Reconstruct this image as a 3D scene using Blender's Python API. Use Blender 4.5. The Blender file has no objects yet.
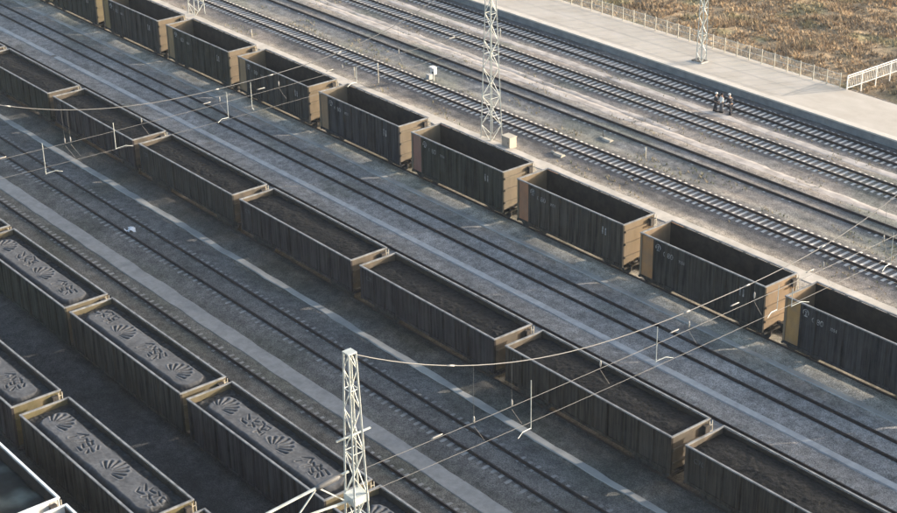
import bpy, bmesh, math, random
import numpy as np
from mathutils import Vector, Matrix, noise as mnoise

R = math.radians
random.seed(7)
rng = np.random.default_rng(7)
scene = bpy.context.scene
col = scene.collection

# ------------------------------------------------------------------ camera
# X runs along the tracks (towards the lower right), Y across them (away), Z up, z = 0 is rail top
YAW, PITCH, ROLL, CAM_H, LENS = R(38.794), R(25.436), R(-1.011), 47.505, 65.205
f = Vector((-math.cos(YAW) * math.cos(PITCH), math.sin(YAW) * math.cos(PITCH), -math.sin(PITCH)))
r = f.cross(Vector((0, 0, 1))).normalized()
u = r.cross(f)
r2 = r * math.cos(ROLL) + u * math.sin(ROLL)
u2 = -r * math.sin(ROLL) + u * math.cos(ROLL)
cam_data = bpy.data.cameras.new('camera')
cam = bpy.data.objects.new('camera', cam_data)
col.objects.link(cam)
cam.matrix_world = Matrix(((r2.x, u2.x, -f.x, 0), (r2.y, u2.y, -f.y, 0), (r2.z, u2.z, -f.z, CAM_H), (0, 0, 0, 1)))
cam_data.sensor_width = 36
cam_data.lens = LENS
cam_data.clip_end = 6000
scene.camera = cam

# ------------------------------------------------------------------ light
SUN_AZ, SUN_EL = R(26.5), R(11.8)          # azimuth from +Y towards +X
world = bpy.data.worlds.new('World')
scene.world = world
world.use_nodes = True
wn = world.node_tree
bg = wn.nodes['Background']
sky = wn.nodes.new('ShaderNodeTexSky')
sky.sky_type = 'NISHITA'
sky.sun_disc = False
sky.sun_elevation = SUN_EL
sky.sun_rotation = SUN_AZ
sky.air_density = 1.0
sky.dust_density = 4.0
sky.ozone_density = 1.0
wn.links.new(sky.outputs[0], bg.inputs[0])
bg.inputs[1].default_value = 0.15
sun_data = bpy.data.lights.new('sun', 'SUN')
sun_data.energy = 3.15
sun_data.angle = R(0.6)
sun_data.color = (1.0, 0.90, 0.78)
sun = bpy.data.objects.new('sun', sun_data)
col.objects.link(sun)
to_sun = Vector((math.sin(SUN_AZ) * math.cos(SUN_EL), math.cos(SUN_AZ) * math.cos(SUN_EL), math.sin(SUN_EL)))
sun.rotation_euler = to_sun.to_track_quat('Z', 'Y').to_euler()
sun.location = (-60, 140, 60)
scene.view_settings.view_transform = 'Standard'
scene.view_settings.look = 'None'
scene.view_settings.gamma = 1.0
scene.view_settings.exposure = 1.8

# ------------------------------------------------------------------ materials
def mat(name, c1, c2=None, scale=3.0, stretch=(1, 1, 1), rough=0.85, metal=0.0, bump=0.0, bscale=20.0,
        c3=None, scale3=0.4, amt3=0.5, attr=None, lo=0.35, hi=0.65, objcol=False, spec=0.3):
    m = bpy.data.materials.new(name)
    m.use_nodes = True
    nt = m.node_tree
    n, l = nt.nodes, nt.links
    b = n['Principled BSDF']
    b.inputs['Roughness'].default_value = rough
    b.inputs['Metallic'].default_value = metal
    b.inputs['Specular IOR Level'].default_value = spec
    geo = n.new('ShaderNodeNewGeometry')
    mp = n.new('ShaderNodeMapping')
    mp.inputs['Scale'].default_value = stretch
    l.new(geo.outputs['Position'], mp.inputs['Vector'])
    def noise(sc, vec, detail=4):
        t = n.new('ShaderNodeTexNoise')
        t.inputs['Scale'].default_value = sc
        t.inputs['Detail'].default_value = detail
        t.inputs['Roughness'].default_value = 0.6
        l.new(vec, t.inputs['Vector'])
        return t.outputs['Fac']
    def ramp(fac, a, bb):
        q = n.new('ShaderNodeMapRange')
        q.inputs['From Min'].default_value = a
        q.inputs['From Max'].default_value = bb
        l.new(fac, q.inputs['Value'])
        return q.outputs['Result']
    def mix(fac, A, B, mode='MIX'):
        q = n.new('ShaderNodeMix')
        q.data_type = 'RGBA'
        q.blend_type = mode
        for sock, val in ((q.inputs[0], fac), (q.inputs[6], A), (q.inputs[7], B)):
            if hasattr(val, 'links'):
                l.new(val, sock)
            elif isinstance(val, (int, float)):
                sock.default_value = val
            else:
                sock.default_value = (*val, 1)
        return q.outputs[2]
    out = c1
    if c2 is not None:
        out = mix(ramp(noise(scale, mp.outputs[0]), lo, hi), c1, c2)
    if attr:
        a = n.new('ShaderNodeAttribute')
        a.attribute_name = attr
        out = mix(1.0, a.outputs['Color'], out, 'MULTIPLY')
    if objcol:
        oi = n.new('ShaderNodeObjectInfo')
        out = mix(1.0, oi.outputs['Color'], out, 'MULTIPLY')
    if c3 is not None:
        fac = ramp(noise(scale3, geo.outputs['Position'], 6), 0.45, 0.7)
        mm = n.new('ShaderNodeMath')
        mm.operation = 'MULTIPLY'
        l.new(fac, mm.inputs[0])
        mm.inputs[1].default_value = amt3
        out = mix(mm.outputs[0], out, c3)
    if hasattr(out, 'links'):
        l.new(out, b.inputs['Base Color'])
    else:
        b.inputs['Base Color'].default_value = (*out, 1)
    if bump > 0:
        bn = n.new('ShaderNodeBump')
        bn.inputs['Strength'].default_value = bump
        bn.inputs['Distance'].default_value = 0.05
        l.new(noise(bscale, geo.outputs['Position'], 3), bn.inputs['Height'])
        l.new(bn.outputs[0], b.inputs['Normal'])
    return m

def ground_mat(name, attr='col', gscale=22.0):
    """gravel: vertex albedo x stone-to-stone variation, with stones as relief"""
    m = bpy.data.materials.new(name)
    m.use_nodes = True
    nt = m.node_tree
    n, l = nt.nodes, nt.links
    b = n['Principled BSDF']
    b.inputs['Roughness'].default_value = 0.95
    b.inputs['Specular IOR Level'].default_value = 0.15
    geo = n.new('ShaderNodeNewGeometry')
    a = n.new('ShaderNodeAttribute'); a.attribute_name = attr
    v = n.new('ShaderNodeTexVoronoi'); v.inputs['Scale'].default_value = gscale
    l.new(geo.outputs['Position'], v.inputs['Vector'])
    sep = n.new('ShaderNodeSeparateColor'); l.new(v.outputs['Color'], sep.inputs[0])
    mr = n.new('ShaderNodeMapRange'); mr.inputs['To Min'].default_value = 0.55; mr.inputs['To Max'].default_value = 1.45
    l.new(sep.outputs[0], mr.inputs['Value'])
    ns = n.new('ShaderNodeTexNoise'); ns.inputs['Scale'].default_value = 1.7; ns.inputs['Detail'].default_value = 8; ns.inputs['Roughness'].default_value = 0.65
    l.new(geo.outputs['Position'], ns.inputs['Vector'])
    mr2 = n.new('ShaderNodeMapRange'); mr2.inputs['From Min'].default_value = 0.3; mr2.inputs['From Max'].default_value = 0.7
    mr2.inputs['To Min'].default_value = 0.62; mr2.inputs['To Max'].default_value = 1.4
    l.new(ns.outputs['Fac'], mr2.inputs['Value'])
    mu = n.new('ShaderNodeMath'); mu.operation = 'MULTIPLY'
    l.new(mr.outputs[0], mu.inputs[0]); l.new(mr2.outputs[0], mu.inputs[1])
    vm = n.new('ShaderNodeVectorMath'); vm.operation = 'SCALE'
    l.new(a.outputs['Color'], vm.inputs[0]); l.new(mu.outputs[0], vm.inputs['Scale'])
    l.new(vm.outputs[0], b.inputs['Base Color'])
    bn = n.new('ShaderNodeBump'); bn.inputs['Strength'].default_value = 0.7; bn.inputs['Distance'].default_value = 0.04
    l.new(v.outputs['Distance'], bn.inputs['Height'])
    l.new(bn.outputs[0], b.inputs['Normal'])
    return m

M = {}
M['ground'] = ground_mat('gravel_ground')
M['terrain'] = mat('far_terrain', (0.20, 0.15, 0.10), (0.30, 0.22, 0.13), scale=0.3, bump=0.4, bscale=3)
M['path_dark'] = mat('dusty_path', (0.22, 0.215, 0.205), (0.275, 0.27, 0.26), scale=2.5, bump=0.2, bscale=12, c3=(0.12, 0.125, 0.13), scale3=0.8, amt3=0.4)
M['path_mid'] = mat('trough_lids', (0.35, 0.345, 0.335), (0.42, 0.415, 0.405), scale=3, bump=0.15, bscale=12, c3=(0.16, 0.165, 0.17), scale3=0.7, amt3=0.5)
M['path_b'] = mat('patchy_path', (0.27, 0.265, 0.25), (0.42, 0.395, 0.35), scale=0.35, stretch=(1, .3, 1), bump=0.2, bscale=10, c3=(0.15, 0.145, 0.14), scale3=0.5, amt3=0.6)
M['path_pale'] = mat('pale_path', (0.42, 0.38, 0.32), (0.52, 0.47, 0.41), scale=1.5, bump=0.2, bscale=10, c3=(0.30, 0.28, 0.25), scale3=0.5, amt3=0.5)
M['path_sand'] = mat('sandy_strip', (0.33, 0.295, 0.265), (0.46, 0.415, 0.38), scale=1.8, stretch=(0.4, 1, 1), bump=0.4, bscale=14, c3=(0.16, 0.145, 0.13), scale3=0.9, amt3=0.7)
M['rail'] = mat('rusty_rail', (0.035, 0.028, 0.026), (0.065, 0.05, 0.045), scale=4, rough=0.6, metal=0.3)
M['sleeper'] = mat('concrete_sleeper', (0.48, 0.45, 0.41), (0.66, 0.62, 0.57), scale=1.6, bump=0.15, c3=(0.26, 0.24, 0.21), scale3=0.8, amt3=0.45)
M['sleeper_dark'] = mat('dusty_sleeper', (0.15, 0.147, 0.14), (0.27, 0.265, 0.255), scale=1.2, bump=0.15)
M['platform'] = mat('platform_paving', (0.41, 0.37, 0.315), (0.46, 0.415, 0.36), scale=0.7, stretch=(0.5, 1, 1), bump=0.1, bscale=25, c3=(0.31, 0.265, 0.215), scale3=0.35, amt3=0.45)
M['coping'] = mat('coping_concrete', (0.47, 0.43, 0.37), (0.54, 0.49, 0.43), scale=1.2, bump=0.1)
M['platwall'] = mat('platform_wall', (0.16, 0.165, 0.17), (0.23, 0.235, 0.235), scale=1.5, bump=0.3)
M['black'] = mat('black_wagon_paint', (0.010, 0.0095, 0.0088), (0.056, 0.052, 0.046), scale=2.6, stretch=(2.2, 2.2, 0.12), rough=0.75, bump=0.15, bscale=6, objcol=True,
                 c3=(0.07, 0.066, 0.06), scale3=0.9, amt3=0.35, spec=0.08)
M['inside'] = mat('coal_blackened_steel', (0.014, 0.011, 0.009), (0.034, 0.027, 0.021), scale=1.8, rough=0.95, bump=0.2, bscale=8)
M['paint'] = mat('ochre_end_paint', (0.86, 0.86, 0.86), (1.08, 1.08, 1.08), scale=2.5, stretch=(1, 1, 0.35), rough=0.85, bump=0.12, bscale=8, objcol=True, c3=(0.16, 0.12, 0.085), scale3=1.1, amt3=0.55)
M['rim'] = mat('worn_rim', (0.115, 0.118, 0.122), (0.23, 0.235, 0.24), scale=2.2, rough=0.7, bump=0.1)
M['rim_alu'] = mat('aluminium_rim', (0.72, 0.74, 0.76), (0.85, 0.87, 0.88), scale=2, rough=0.5, metal=0.1)
M['alu_wall'] = mat('aluminium_wall', (0.10, 0.12, 0.13), (0.2, 0.22, 0.23), scale=1.5, rough=0.6)
M['iron'] = mat('cast_iron', (0.025, 0.023, 0.022), (0.06, 0.052, 0.045), scale=5, rough=0.8)
M['white'] = mat('white_marking', (0.12, 0.12, 0.122), (0.36, 0.36, 0.355), scale=5, rough=0.7, lo=0.45)
M['coal'] = mat('loose_coal', (0.005, 0.0052, 0.0056), (0.026, 0.0262, 0.027), scale=5.5, bump=0.9, bscale=11, rough=0.85, spec=0.1, c3=(0.03, 0.03, 0.029), scale3=1.4, amt3=0.3, lo=0.4, hi=0.75)
M['sealed'] = mat('sealed_coal', (0.85, 0.85, 0.85), (1.15, 1.15, 1.15), scale=2.0, bump=0.12, bscale=14, rough=0.9, attr='col')
M['markline'] = mat('scraped_coal', (0.018, 0.019, 0.022), (0.035, 0.036, 0.04), scale=5, rough=0.9)
M['galv'] = mat('galvanised_steel', (0.42, 0.44, 0.41), (0.56, 0.58, 0.545), scale=2.0, rough=0.55, metal=0.15)
M['wire'] = mat('grey_wire', (0.13, 0.13, 0.13), rough=0.6, metal=0.2)
M['insul'] = mat('glazed_insulator', (0.28, 0.275, 0.26), rough=0.25)
M['concrete'] = mat('base_concrete', (0.42, 0.40, 0.37), (0.55, 0.52, 0.48), scale=2, bump=0.2)
M['cabinet'] = mat('cabinet_paint', (0.36, 0.33, 0.27), (0.44, 0.40, 0.33), scale=2.0, bump=0.05)
M['whitepaint'] = mat('white_paint', (0.58, 0.57, 0.54), (0.68, 0.67, 0.64), scale=3, rough=0.6)
M['cream'] = mat('cream_post', (0.36, 0.33, 0.26), (0.46, 0.43, 0.36), scale=3, rough=0.7)
M['mesh'] = mat('fence_wire', (0.50, 0.52, 0.50), rough=0.6)
M['grass'] = mat('dry_grass', (0.8, 0.8, 0.8), (1.2, 1.2, 1.2), scale=0.5, attr='col', rough=0.95)
M['rag'] = mat('white_plastic', (0.75, 0.76, 0.78), rough=0.5)
M['kerbstone'] = mat('dark_kerb', (0.09, 0.08, 0.07), (0.16, 0.14, 0.12), scale=3, bump=0.3)

# ------------------------------------------------------------------ mesh helpers
class MB:
    def __init__(s):
        s.v, s.f = [], []
    def add(s, vs, fs):
        o = len(s.v)
        s.v += [tuple(v) for v in vs]
        s.f += [tuple(i + o for i in q) for q in fs]
        return s
    def box(s, x0, x1, y0, y1, z0, z1):
        vs = [(x, y, z) for z in (z0, z1) for y in (y0, y1) for x in (x0, x1)]
        return s.add(vs, [(0, 2, 3, 1), (4, 5, 7, 6), (0, 1, 5, 4), (2, 6, 7, 3), (0, 4, 6, 2), (1, 3, 7, 5)])
    def bar(s, p, q, w, h=None):
        p, q = Vector(p), Vector(q)
        d = (q - p).normalized()
        a = d.cross(Vector((0, 0, 1)))
        if a.length < 1e-4:
            a = Vector((1, 0, 0))
        a.normalize()
        b = a.cross(d)
        h = h or w
        a *= w / 2
        b *= h / 2
        vs = [e + i * a + j * b for e in (p, q) for i, j in ((-1, -1), (1, -1), (1, 1), (-1, 1))]
        return s.add(vs, [(3, 2, 1, 0), (4, 5, 6, 7), (0, 1, 5, 4), (1, 2, 6, 5), (2, 3, 7, 6), (3, 0, 4, 7)])
    def tube(s, pts, rad, n=6):
        pts = [Vector(p) for p in pts]
        rads = rad if isinstance(rad, (list, tuple)) else [rad] * len(pts)
        o = len(s.v)
        for i, p in enumerate(pts):
            d = (pts[min(i + 1, len(pts) - 1)] - pts[max(i - 1, 0)]).normalized()
            a = d.cross(Vector((0, 0, 1)))
            if a.length < 1e-4:
                a = Vector((1, 0, 0))
            a.normalize()
            b = a.cross(d)
            for k in range(n):
                t = 2 * math.pi * k / n
                s.v.append(tuple(p + rads[i] * (math.cos(t) * a + math.sin(t) * b)))
        for i in range(len(pts) - 1):
            for k in range(n):
                k2 = (k + 1) % n
                s.f.append((o + i * n + k, o + i * n + k2, o + (i + 1) * n + k2, o + (i + 1) * n + k))
        s.f.append(tuple(o + k for k in reversed(range(n))))
        s.f.append(tuple(o + (len(pts) - 1) * n + k for k in range(n)))
        return s
    def prism(s, prof, x0, x1):
        """profile in (y, z) swept along x"""
        n = len(prof)
        vs = [(x0, y, z) for y, z in prof] + [(x1, y, z) for y, z in prof]
        fs = [tuple(reversed(range(n))), tuple(range(n, 2 * n))]
        fs += [(i, (i + 1) % n, n + (i + 1) % n, n + i) for i in range(n)]
        return s.add(vs, fs)
    def mesh(s, name, m, smooth=False):
        me = bpy.data.meshes.new(name)
        me.from_pydata(s.v, [], s.f)
        me.materials.append(m)
        if smooth:
            me.polygons.foreach_set('use_smooth', [True] * len(me.polygons))
        me.update()
        return me

def fix_normals(me):
    bm = bmesh.new()
    bm.from_mesh(me)
    bmesh.ops.recalc_face_normals(bm, faces=bm.faces)
    bm.to_mesh(me)
    bm.free()
    return me

def link(name, me, parent=None, loc=(0, 0, 0), rot=(0, 0, 0)):
    o = bpy.data.objects.new(name, me)
    col.objects.link(o)
    o.location = loc
    o.rotation_euler = rot
    if parent:
        o.parent = parent
    return o

def tag(o, label=None, cat=None, group=None, kind=None):
    if label: o['label'] = label
    if cat: o['category'] = cat
    if group: o['group'] = group
    if kind: o['kind'] = kind
    return o

def thing(name, loc, label, cat, group=None, rz=0):
    o = link(name, None, None, loc, (0, 0, rz))
    return tag(o, label, cat, group)

def part(name, mb, m, parent, loc=(0, 0, 0), smooth=False):
    return link(name, fix_normals(mb.mesh(name, m, smooth)), parent, loc)

def n2(x, y, s, seed=0.0):
    return mnoise.noise(Vector((x * s + seed, y * s - seed, seed * 0.37)))

# ------------------------------------------------------------------ layout (Y of track centres)
Y_D, Y_C, Y_T3, Y_T2, Y_B, Y_T60, Y_T1, Y_A = 30.3, 37.95, 42.9, 48.72, 54.88, 59.85, 65.45, 70.7
Y_E = 25.1
Y_Q, Y_P, Y_R, Y_S = 83.2, 88.4, 94.6, 99.7
TRACKS = [  # y, clean(0..1), x range of sleepers
    (Y_E, 'covered', -76, -58), (Y_D, 'covered', -90, -52), (Y_C, 'covered', -108, -48), (Y_T3, 'dusty', -118, -46), (Y_T2, 'buried', -132, -40),
    (Y_B, 'covered', -146, -36), (Y_T60, 'dusty', -158, -32), (Y_T1, 'buried', -168, -34), (Y_A, 'covered', -174, -40),
    (Y_Q, 'clean', -170, -48), (Y_P, 'semi', -168, -50), (Y_R, 'clean', -158, -56), (Y_S, 'clean', -152, -60)]

# ------------------------------------------------------------------ ground
ZONES = [  # y, albedo
    (0, (.060, .058, .057)), (33, (.060, .058, .057)), (36, (.060, .058, .057)), (41, (.105, .099, .091)), (44, (.122, .116, .104)),
    (46.2, (.115, .110, .098)), (47, (.122, .116, .110)), (51, (.126, .120, .113)), (52.3, (.12, .113, .10)), (53, (.088, .081, .072)), (57, (.12, .112, .102)),
    (60, (.225, .212, .196)), (63, (.235, .222, .209)), (67.3, (.24, .227, .213)), (68.0, (.28, .26, .23)), (69, (.34, .31, .26)), (70, (.34, .31, .26)),  # pale strip by the empty wagons, raised further to brighten the sun patches
    (72, (.24, .215, .18)), (77.6, (.29, .26, .215)), (79.8, (.27, .24, .2)), (80.6, (.15, .137, .126)), (82, (.14, .127, .119)), (84.4, (.145, .132, .122)),
    (85.2, (.22, .207, .182)), (86.6, (.19, .182, .172)), (88.4, (.19, .18, .167)), (90, (.21, .197, .18)), (91.8, (.27, .248, .222)),
    (93, (.145, .132, .124)), (96, (.145, .132, .122)), (97.2, (.28, .25, .222)), (98.4, (.14, .128, .12)), (101, (.13, .12, .114)), (102, (.14, .13, .12)),
    (108.5, (.24, .19, .135)), (112, (.30, .225, .14)), (160, (.30, .22, .14))]
zy = np.array([z[0] for z in ZONES]); zc = np.array([z[1] for z in ZONES])
zc[zy > 80] *= np.array([.86, .88, .91])

TROUGH = -0.29
def ground_z(y):
    """track bed profile: crests under the tracks, shallow troughs between"""
    z = TROUGH
    for ty, kind, _, _ in TRACKS:
        d = abs(y - ty)
        top = {'covered': -0.135, 'buried': -0.180, 'semi': -0.178, 'dusty': -0.188, 'clean': -0.215}[kind]
        if d < 1.55:
            h = top
        elif d < 2.6:
            h = top + (TROUGH - top) * (d - 1.55) / 1.05
        else:
            h = TROUGH
        z = max(z, h)
    if y > 108.4:
        z = -0.30
    return z

def build_ground():
    xs = np.arange(-190, -19.9, 0.5)
    ys = np.arange(18, 108.61, 0.2)
    nx, ny = len(xs), len(ys)
    base = np.array([ground_z(y) for y in ys])
    amp = np.array([0.3 if min(abs(y - q[0]) for q in TRACKS) < 1.5 else 0.8 for y in ys])
    V = np.zeros((ny, nx, 3)); C = np.ones((ny, nx, 4))
    V[..., 0] = xs[None, :]; V[..., 1] = ys[:, None]
    col0 = np.stack([np.interp(ys, zy, zc[:, k]) for k in range(3)], -1)
    for j, y in enumerate(ys):
        far = min(max((y - 72) / 8, 0), 1)
        for i, x in enumerate(xs):
            a = n2(x * 0.35, y, 0.55, 3.1)
            b = n2(x, y, 1.3, 9.7)
            V[j, i, 2] = base[j] + amp[j] * (0.035 * a + 0.022 * b)
            k = 1 + 0.28 * a + 0.18 * b
            c = col0[j] * k
            if far > 0:
                g = n2(x * 0.5, y, 0.30, 21.0)      # weeds and grey-green dust between the far tracks
                if g > 0.10 and 84.3 < y < 98:
                    t = min((g - 0.10) * 3.2, 0.55)
                    c = c * (1 - t) + np.array([.14, .148, .122]) * t
                w = n2(x * 0.6, y, 0.22, 44.0)
                if w > 0.05:
                    t = min((w - 0.05) * 2.2, 0.6) * far
                    c = c * (1 - t) + np.array([.25, .215, .185]) * t
            else:
                w = n2(x * 0.5, y, 0.4, 61.0)
                if w > 0.2:
                    t = min((w - 0.2) * 2, 0.6)
                    c = c * (1 - t) + c * np.array([.62, .66, .60]) * t
            C[j, i, :3] = np.clip(c, 0.01, 0.8)
    idx = np.arange(nx * ny).reshape(ny, nx)
    F = np.stack([idx[:-1, :-1], idx[:-1, 1:], idx[1:, 1:], idx[1:, :-1]], -1).reshape(-1, 4)
    me = bpy.data.meshes.new('ground')
    me.from_pydata(V.reshape(-1, 3).tolist(), [], F.tolist())
    at = me.color_attributes.new('col', 'FLOAT_COLOR', 'POINT')
    at.data.foreach_set('color', C.reshape(-1).astype(np.float32))
    me.polygons.foreach_set('use_smooth', [True] * len(me.polygons))
    me.materials.append(M['ground'])
    tag(link('ground', me), 'dark coal-dusted ballast yard, paler and sandy on its far side', kind='structure')

build_ground()
mb = MB(); mb.add([(-2500, -2500, -0.75), (2500, -2500, -0.75), (2500, 2500, -0.75), (-2500, 2500, -0.75)], [(0, 1, 2, 3)])
tag(link('terrain', mb.mesh('terrain', M['terrain'])), kind='structure')

# field beyond the platform
FX0, FX1, FY0, FY1 = -175, -55, 108.62, 175
def field_z(x, y):
    return -0.32 + 0.22 * n2(x, y, 0.18, 5.0) + 0.18 * n2(x, y, 0.55, 8.0) + min(max((y - 109) * 0.05, 0), 0.25)
def field_col(x, y):
    a = n2(x, y, 0.16, 12.0); b = n2(x * 0.7, y * 1.4, 0.7, 15.0)
    c = np.array([.33, .24, .145]) * (1 + 0.3 * b)
    if a > 0.15:
        t = min((a - 0.15) * 3, 0.7); c = c * (1 - t) + np.array([.25, .19, .125]) * t
    g = n2(x, y, 0.33, 33.0)
    if g > 0.22:
        t = min((g - 0.22) * 3, 0.6); c = c * (1 - t) + np.array([.24, .22, .115]) * t
    if x > -79.5 and y < 117:
        c = c * 0.75 * (1 - 0.3) + np.array([.19, .16, .12]) * 0.35
    return np.clip(c, 0.02, 0.7)
def build_field():
    xs = np.arange(FX0, FX1, 0.5); ys = np.arange(FY0, FY1, 0.5)
    nx, ny = len(xs), len(ys)
    V = []; C = []
    for y in ys:
        for x in xs:
            V.append((x, y, field_z(x, y))); C += [*field_col(x, y), 1]
    idx = np.arange(nx * ny).reshape(ny, nx)
    F = np.stack([idx[:-1, :-1], idx[:-1, 1:], idx[1:, 1:], idx[1:, :-1]], -1).reshape(-1, 4)
    me = bpy.data.meshes.new('field'); me.from_pydata(V, [], F.tolist())
    at = me.color_attributes.new('col', 'FLOAT_COLOR', 'POINT'); at.data.foreach_set('color', C)
    me.polygons.foreach_set('use_smooth', [True] * len(me.polygons))
    me.materials.append(M['ground'])
    tag(link('field', me), 'brown dry field behind the platform fence', kind='structure')
    # tussocks
    V = []; F = []; C = []
    N = 26000
    px = rng.uniform(-135, -66, N); py = rng.uniform(109.4, 152, N)
    for x, y in zip(px, py):
        if x > -80 and y < 111.5: continue
        if n2(x, y, 0.45, 71.0) < -0.22 and random.random() < 0.8: continue
        z = field_z(x, y)
        big = 0.55 + 0.55 * (n2(x, y, 0.25, 77.0) + 0.4)
        c = field_col(x, y) * random.uniform(0.75, 1.35)
        for k in range(6):
            a = random.uniform(0, 6.283); L = random.uniform(0.25, 0.6) * max(big, 0.35); w = random.uniform(0.03, 0.075)
            dx, dy = math.cos(a), math.sin(a); lean = random.uniform(0.2, 0.95)
            o = len(V)
            bx, by = x + 0.12 * dx, y + 0.12 * dy
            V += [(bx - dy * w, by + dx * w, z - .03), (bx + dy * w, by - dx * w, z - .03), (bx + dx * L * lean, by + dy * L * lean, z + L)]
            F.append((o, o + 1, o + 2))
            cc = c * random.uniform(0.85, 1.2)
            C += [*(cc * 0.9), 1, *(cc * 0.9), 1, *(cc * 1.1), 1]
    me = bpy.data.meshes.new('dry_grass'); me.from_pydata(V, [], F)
    at = me.color_attributes.new('col', 'FLOAT_COLOR', 'POINT'); at.data.foreach_set('color', np.clip(np.array(C), 0, 1).astype(np.float32))
    me.materials.append(M['grass'])
    tag(link('dry_grass', me), 'tawny dry grass tussocks covering the field behind the platform', 'grass', kind='stuff')
build_field()

# weeds among the far tracks
def build_weeds():
    V = []; F = []; C = []
    for _ in range(3000):
        x = random.uniform(-155, -52)
        y = random.choice([random.uniform(79.6, 81.8), random.uniform(84.6, 87.0), random.uniform(84.6, 87.0), random.uniform(96.2, 98.2), random.uniform(89.8, 93)])
        if n2(x * 0.5, y, 0.35, 21.0) < 0.08: continue
        z = ground_z(y) + 0.0
        base = np.array(random.choice([(.26, .22, .12), (.16, .17, .09), (.34, .28, .18)]))
        for k in range(5):
            a = random.uniform(0, 6.283); L = random.uniform(0.08, 0.28); w = 0.025
            dx, dy = math.cos(a), math.sin(a); o = len(V)
            V += [(x - dy * w, y + dx * w, z - .04), (x + dy * w, y - dx * w, z - .04), (x + dx * L * .7, y + dy * L * .7, z + L)]
            F.append((o, o + 1, o + 2)); C += [*base, 1] * 3
    me = bpy.data.meshes.new('weeds'); me.from_pydata(V, [], F)
    at = me.color_attributes.new('col', 'FLOAT_COLOR', 'POINT'); at.data.foreach_set('color', np.array(C, dtype=np.float32))
    me.materials.append(M['grass'])
    tag(link('weeds', me), 'thin straw-coloured weeds between the far tracks', 'weeds', kind='stuff')
build_weeds()

# paths: ragged-edged strips with a real thickness
def strip(name, y0, y1, m, rag, seed, label, x0=-190, x1=-20, gaps=None, h=0.05, sk=(.12, .12)):
    mb = MB(); step = 0.6
    xs = np.arange(x0, x1, step)
    prev = None
    for x in xs:
        a = y0 + rag * (n2(x, 0, 0.35, seed) + 0.7 * n2(x, 0, 1.1, seed + 4))
        b = y1 + rag * (n2(x, 9, 0.35, seed + 2) + 0.7 * n2(x, 9, 1.1, seed + 6))
        z = max(ground_z((y0 + y1) / 2), ground_z(y0), ground_z(y1)) + h + 0.01 * n2(x, 3, 0.8, seed)
        ring = [(x, a - sk[0], z - h - sk[1]), (x, a, z), (x, b, z), (x, b + sk[0], z - h - sk[1])]
        skip = gaps and gaps(x)
        o = len(mb.v); mb.v += ring
        if prev is not None and not skip:
            for k in range(3):
                mb.f.append((prev + k, o + k, o + k + 1, prev + k + 1))
        prev = o
    me = mb.mesh(name, m)
    fix_normals(me)
    o = link(name, me)
    # make sure the top looks up
    if me.polygons[1].normal.z < 0:
        me.flip_normals()
    return tag(o, label, kind='structure')

strip('path', 44.78, 45.92, M['path_dark'], 0.09, 1.0, 'wide grey path between the tracks nearest the front lattice mast')
strip('path', 51.6, 52.05, M['path_b'], 0.11, 11.0, 'narrow patchy grey path along the loaded coal wagons')
strip('path', 62.55, 63.02, M['path_mid'], 0.03, 15.0, 'thin pale strip between the two shaded tracks in the middle', gaps=lambda x: abs(x + 136.2) < 0.4)
strip('path', 68.05, 68.4, M['path_b'], 0.09, 18.0, 'faint pale strip along the foot of the empty wagons', h=0.02)
strip('path', 78.2, 79.45, M['path_pale'], 0.12, 22.0, 'pale path along the far side of the empty wagons')
strip('path', 90.55, 91.15, M['path_sand'], 0.22, 26.0, 'pale sandy strip between the far tracks', h=0.02, sk=(.35, .03))
strip('path', 91.75, 92.15, M['path_sand'], 0.28, 29.0, 'faint sandy strip between the far tracks', gaps=lambda x: x > -84, h=0.02, sk=(.35, .03))
strip('path', 96.9, 97.5, M['path_sand'], 0.16, 33.0, 'pinkish sandy strip where the workers stand', h=0.02, sk=(.35, .03))

# ------------------------------------------------------------------ tracks
rail_prof = [(-.075, -.176), (.075, -.176), (.075, -.160), (.016, -.145), (.016, -.045), (.038, -.035), (.038, -.004), (.030, 0), (-.030, 0), (-.038, -.004), (-.038, -.035), (-.016, -.045), (-.016, -.145), (-.075, -.160)]
rail_me = fix_normals(MB().prism(rail_prof, -105, 105).mesh('rail', M['rail']))
def sleeper_mesh(m):
    prof = [(-.15, -.20), (.15, -.20), (.105, 0), (-.105, 0)]       # (x, z)
    mb = MB()
    ys = [-1.28, -.95, -.35, .35, .95, 1.28]; dz = [-.02, 0, -.035, -.035, 0, -.02]
    n = 4
    for y, d in zip(ys, dz):
        for x, z in prof:
            mb.v.append((x, y, z + (d if z == 0 else 0)))
    for i in range(len(ys) - 1):
        for k in range(n):
            mb.f.append((i * n + k, i * n + (k + 1) % n, (i + 1) * n + (k + 1) % n, (i + 1) * n + k))
    mb.f += [(0, 1, 2, 3), tuple(5 * n + k for k in (3, 2, 1, 0))]
    return fix_normals(mb.mesh('sleeper', m))
sl_clean = sleeper_mesh(M['sleeper']); sl_dark = sleeper_mesh(M['sleeper_dark'])
TL = {Y_E: 'track under the white-rimmed wagons in the lower left corner', Y_D: 'track under the sealed coal wagons nearest the lower left corner',
      Y_C: 'track under the sealed coal wagons behind the front lattice mast', Y_T3: 'empty track close behind the sealed coal wagons',
      Y_T2: 'half-buried empty track between grey path and loaded coal wagons', Y_B: 'track under the long string of loaded coal wagons',
      Y_T60: 'track half hidden behind the long string of loaded coal wagons', Y_T1: 'half-buried empty track beside the string of empty wagons',
      Y_A: 'track under the string of empty black wagons', Y_Q: 'pale-sleepered empty track nearest the empty wagons',
      Y_P: 'dusty empty track, second beyond the empty wagons', Y_R: 'pale-sleepered track, second from the platform', Y_S: 'pale-sleepered track right beside the platform'}
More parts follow.
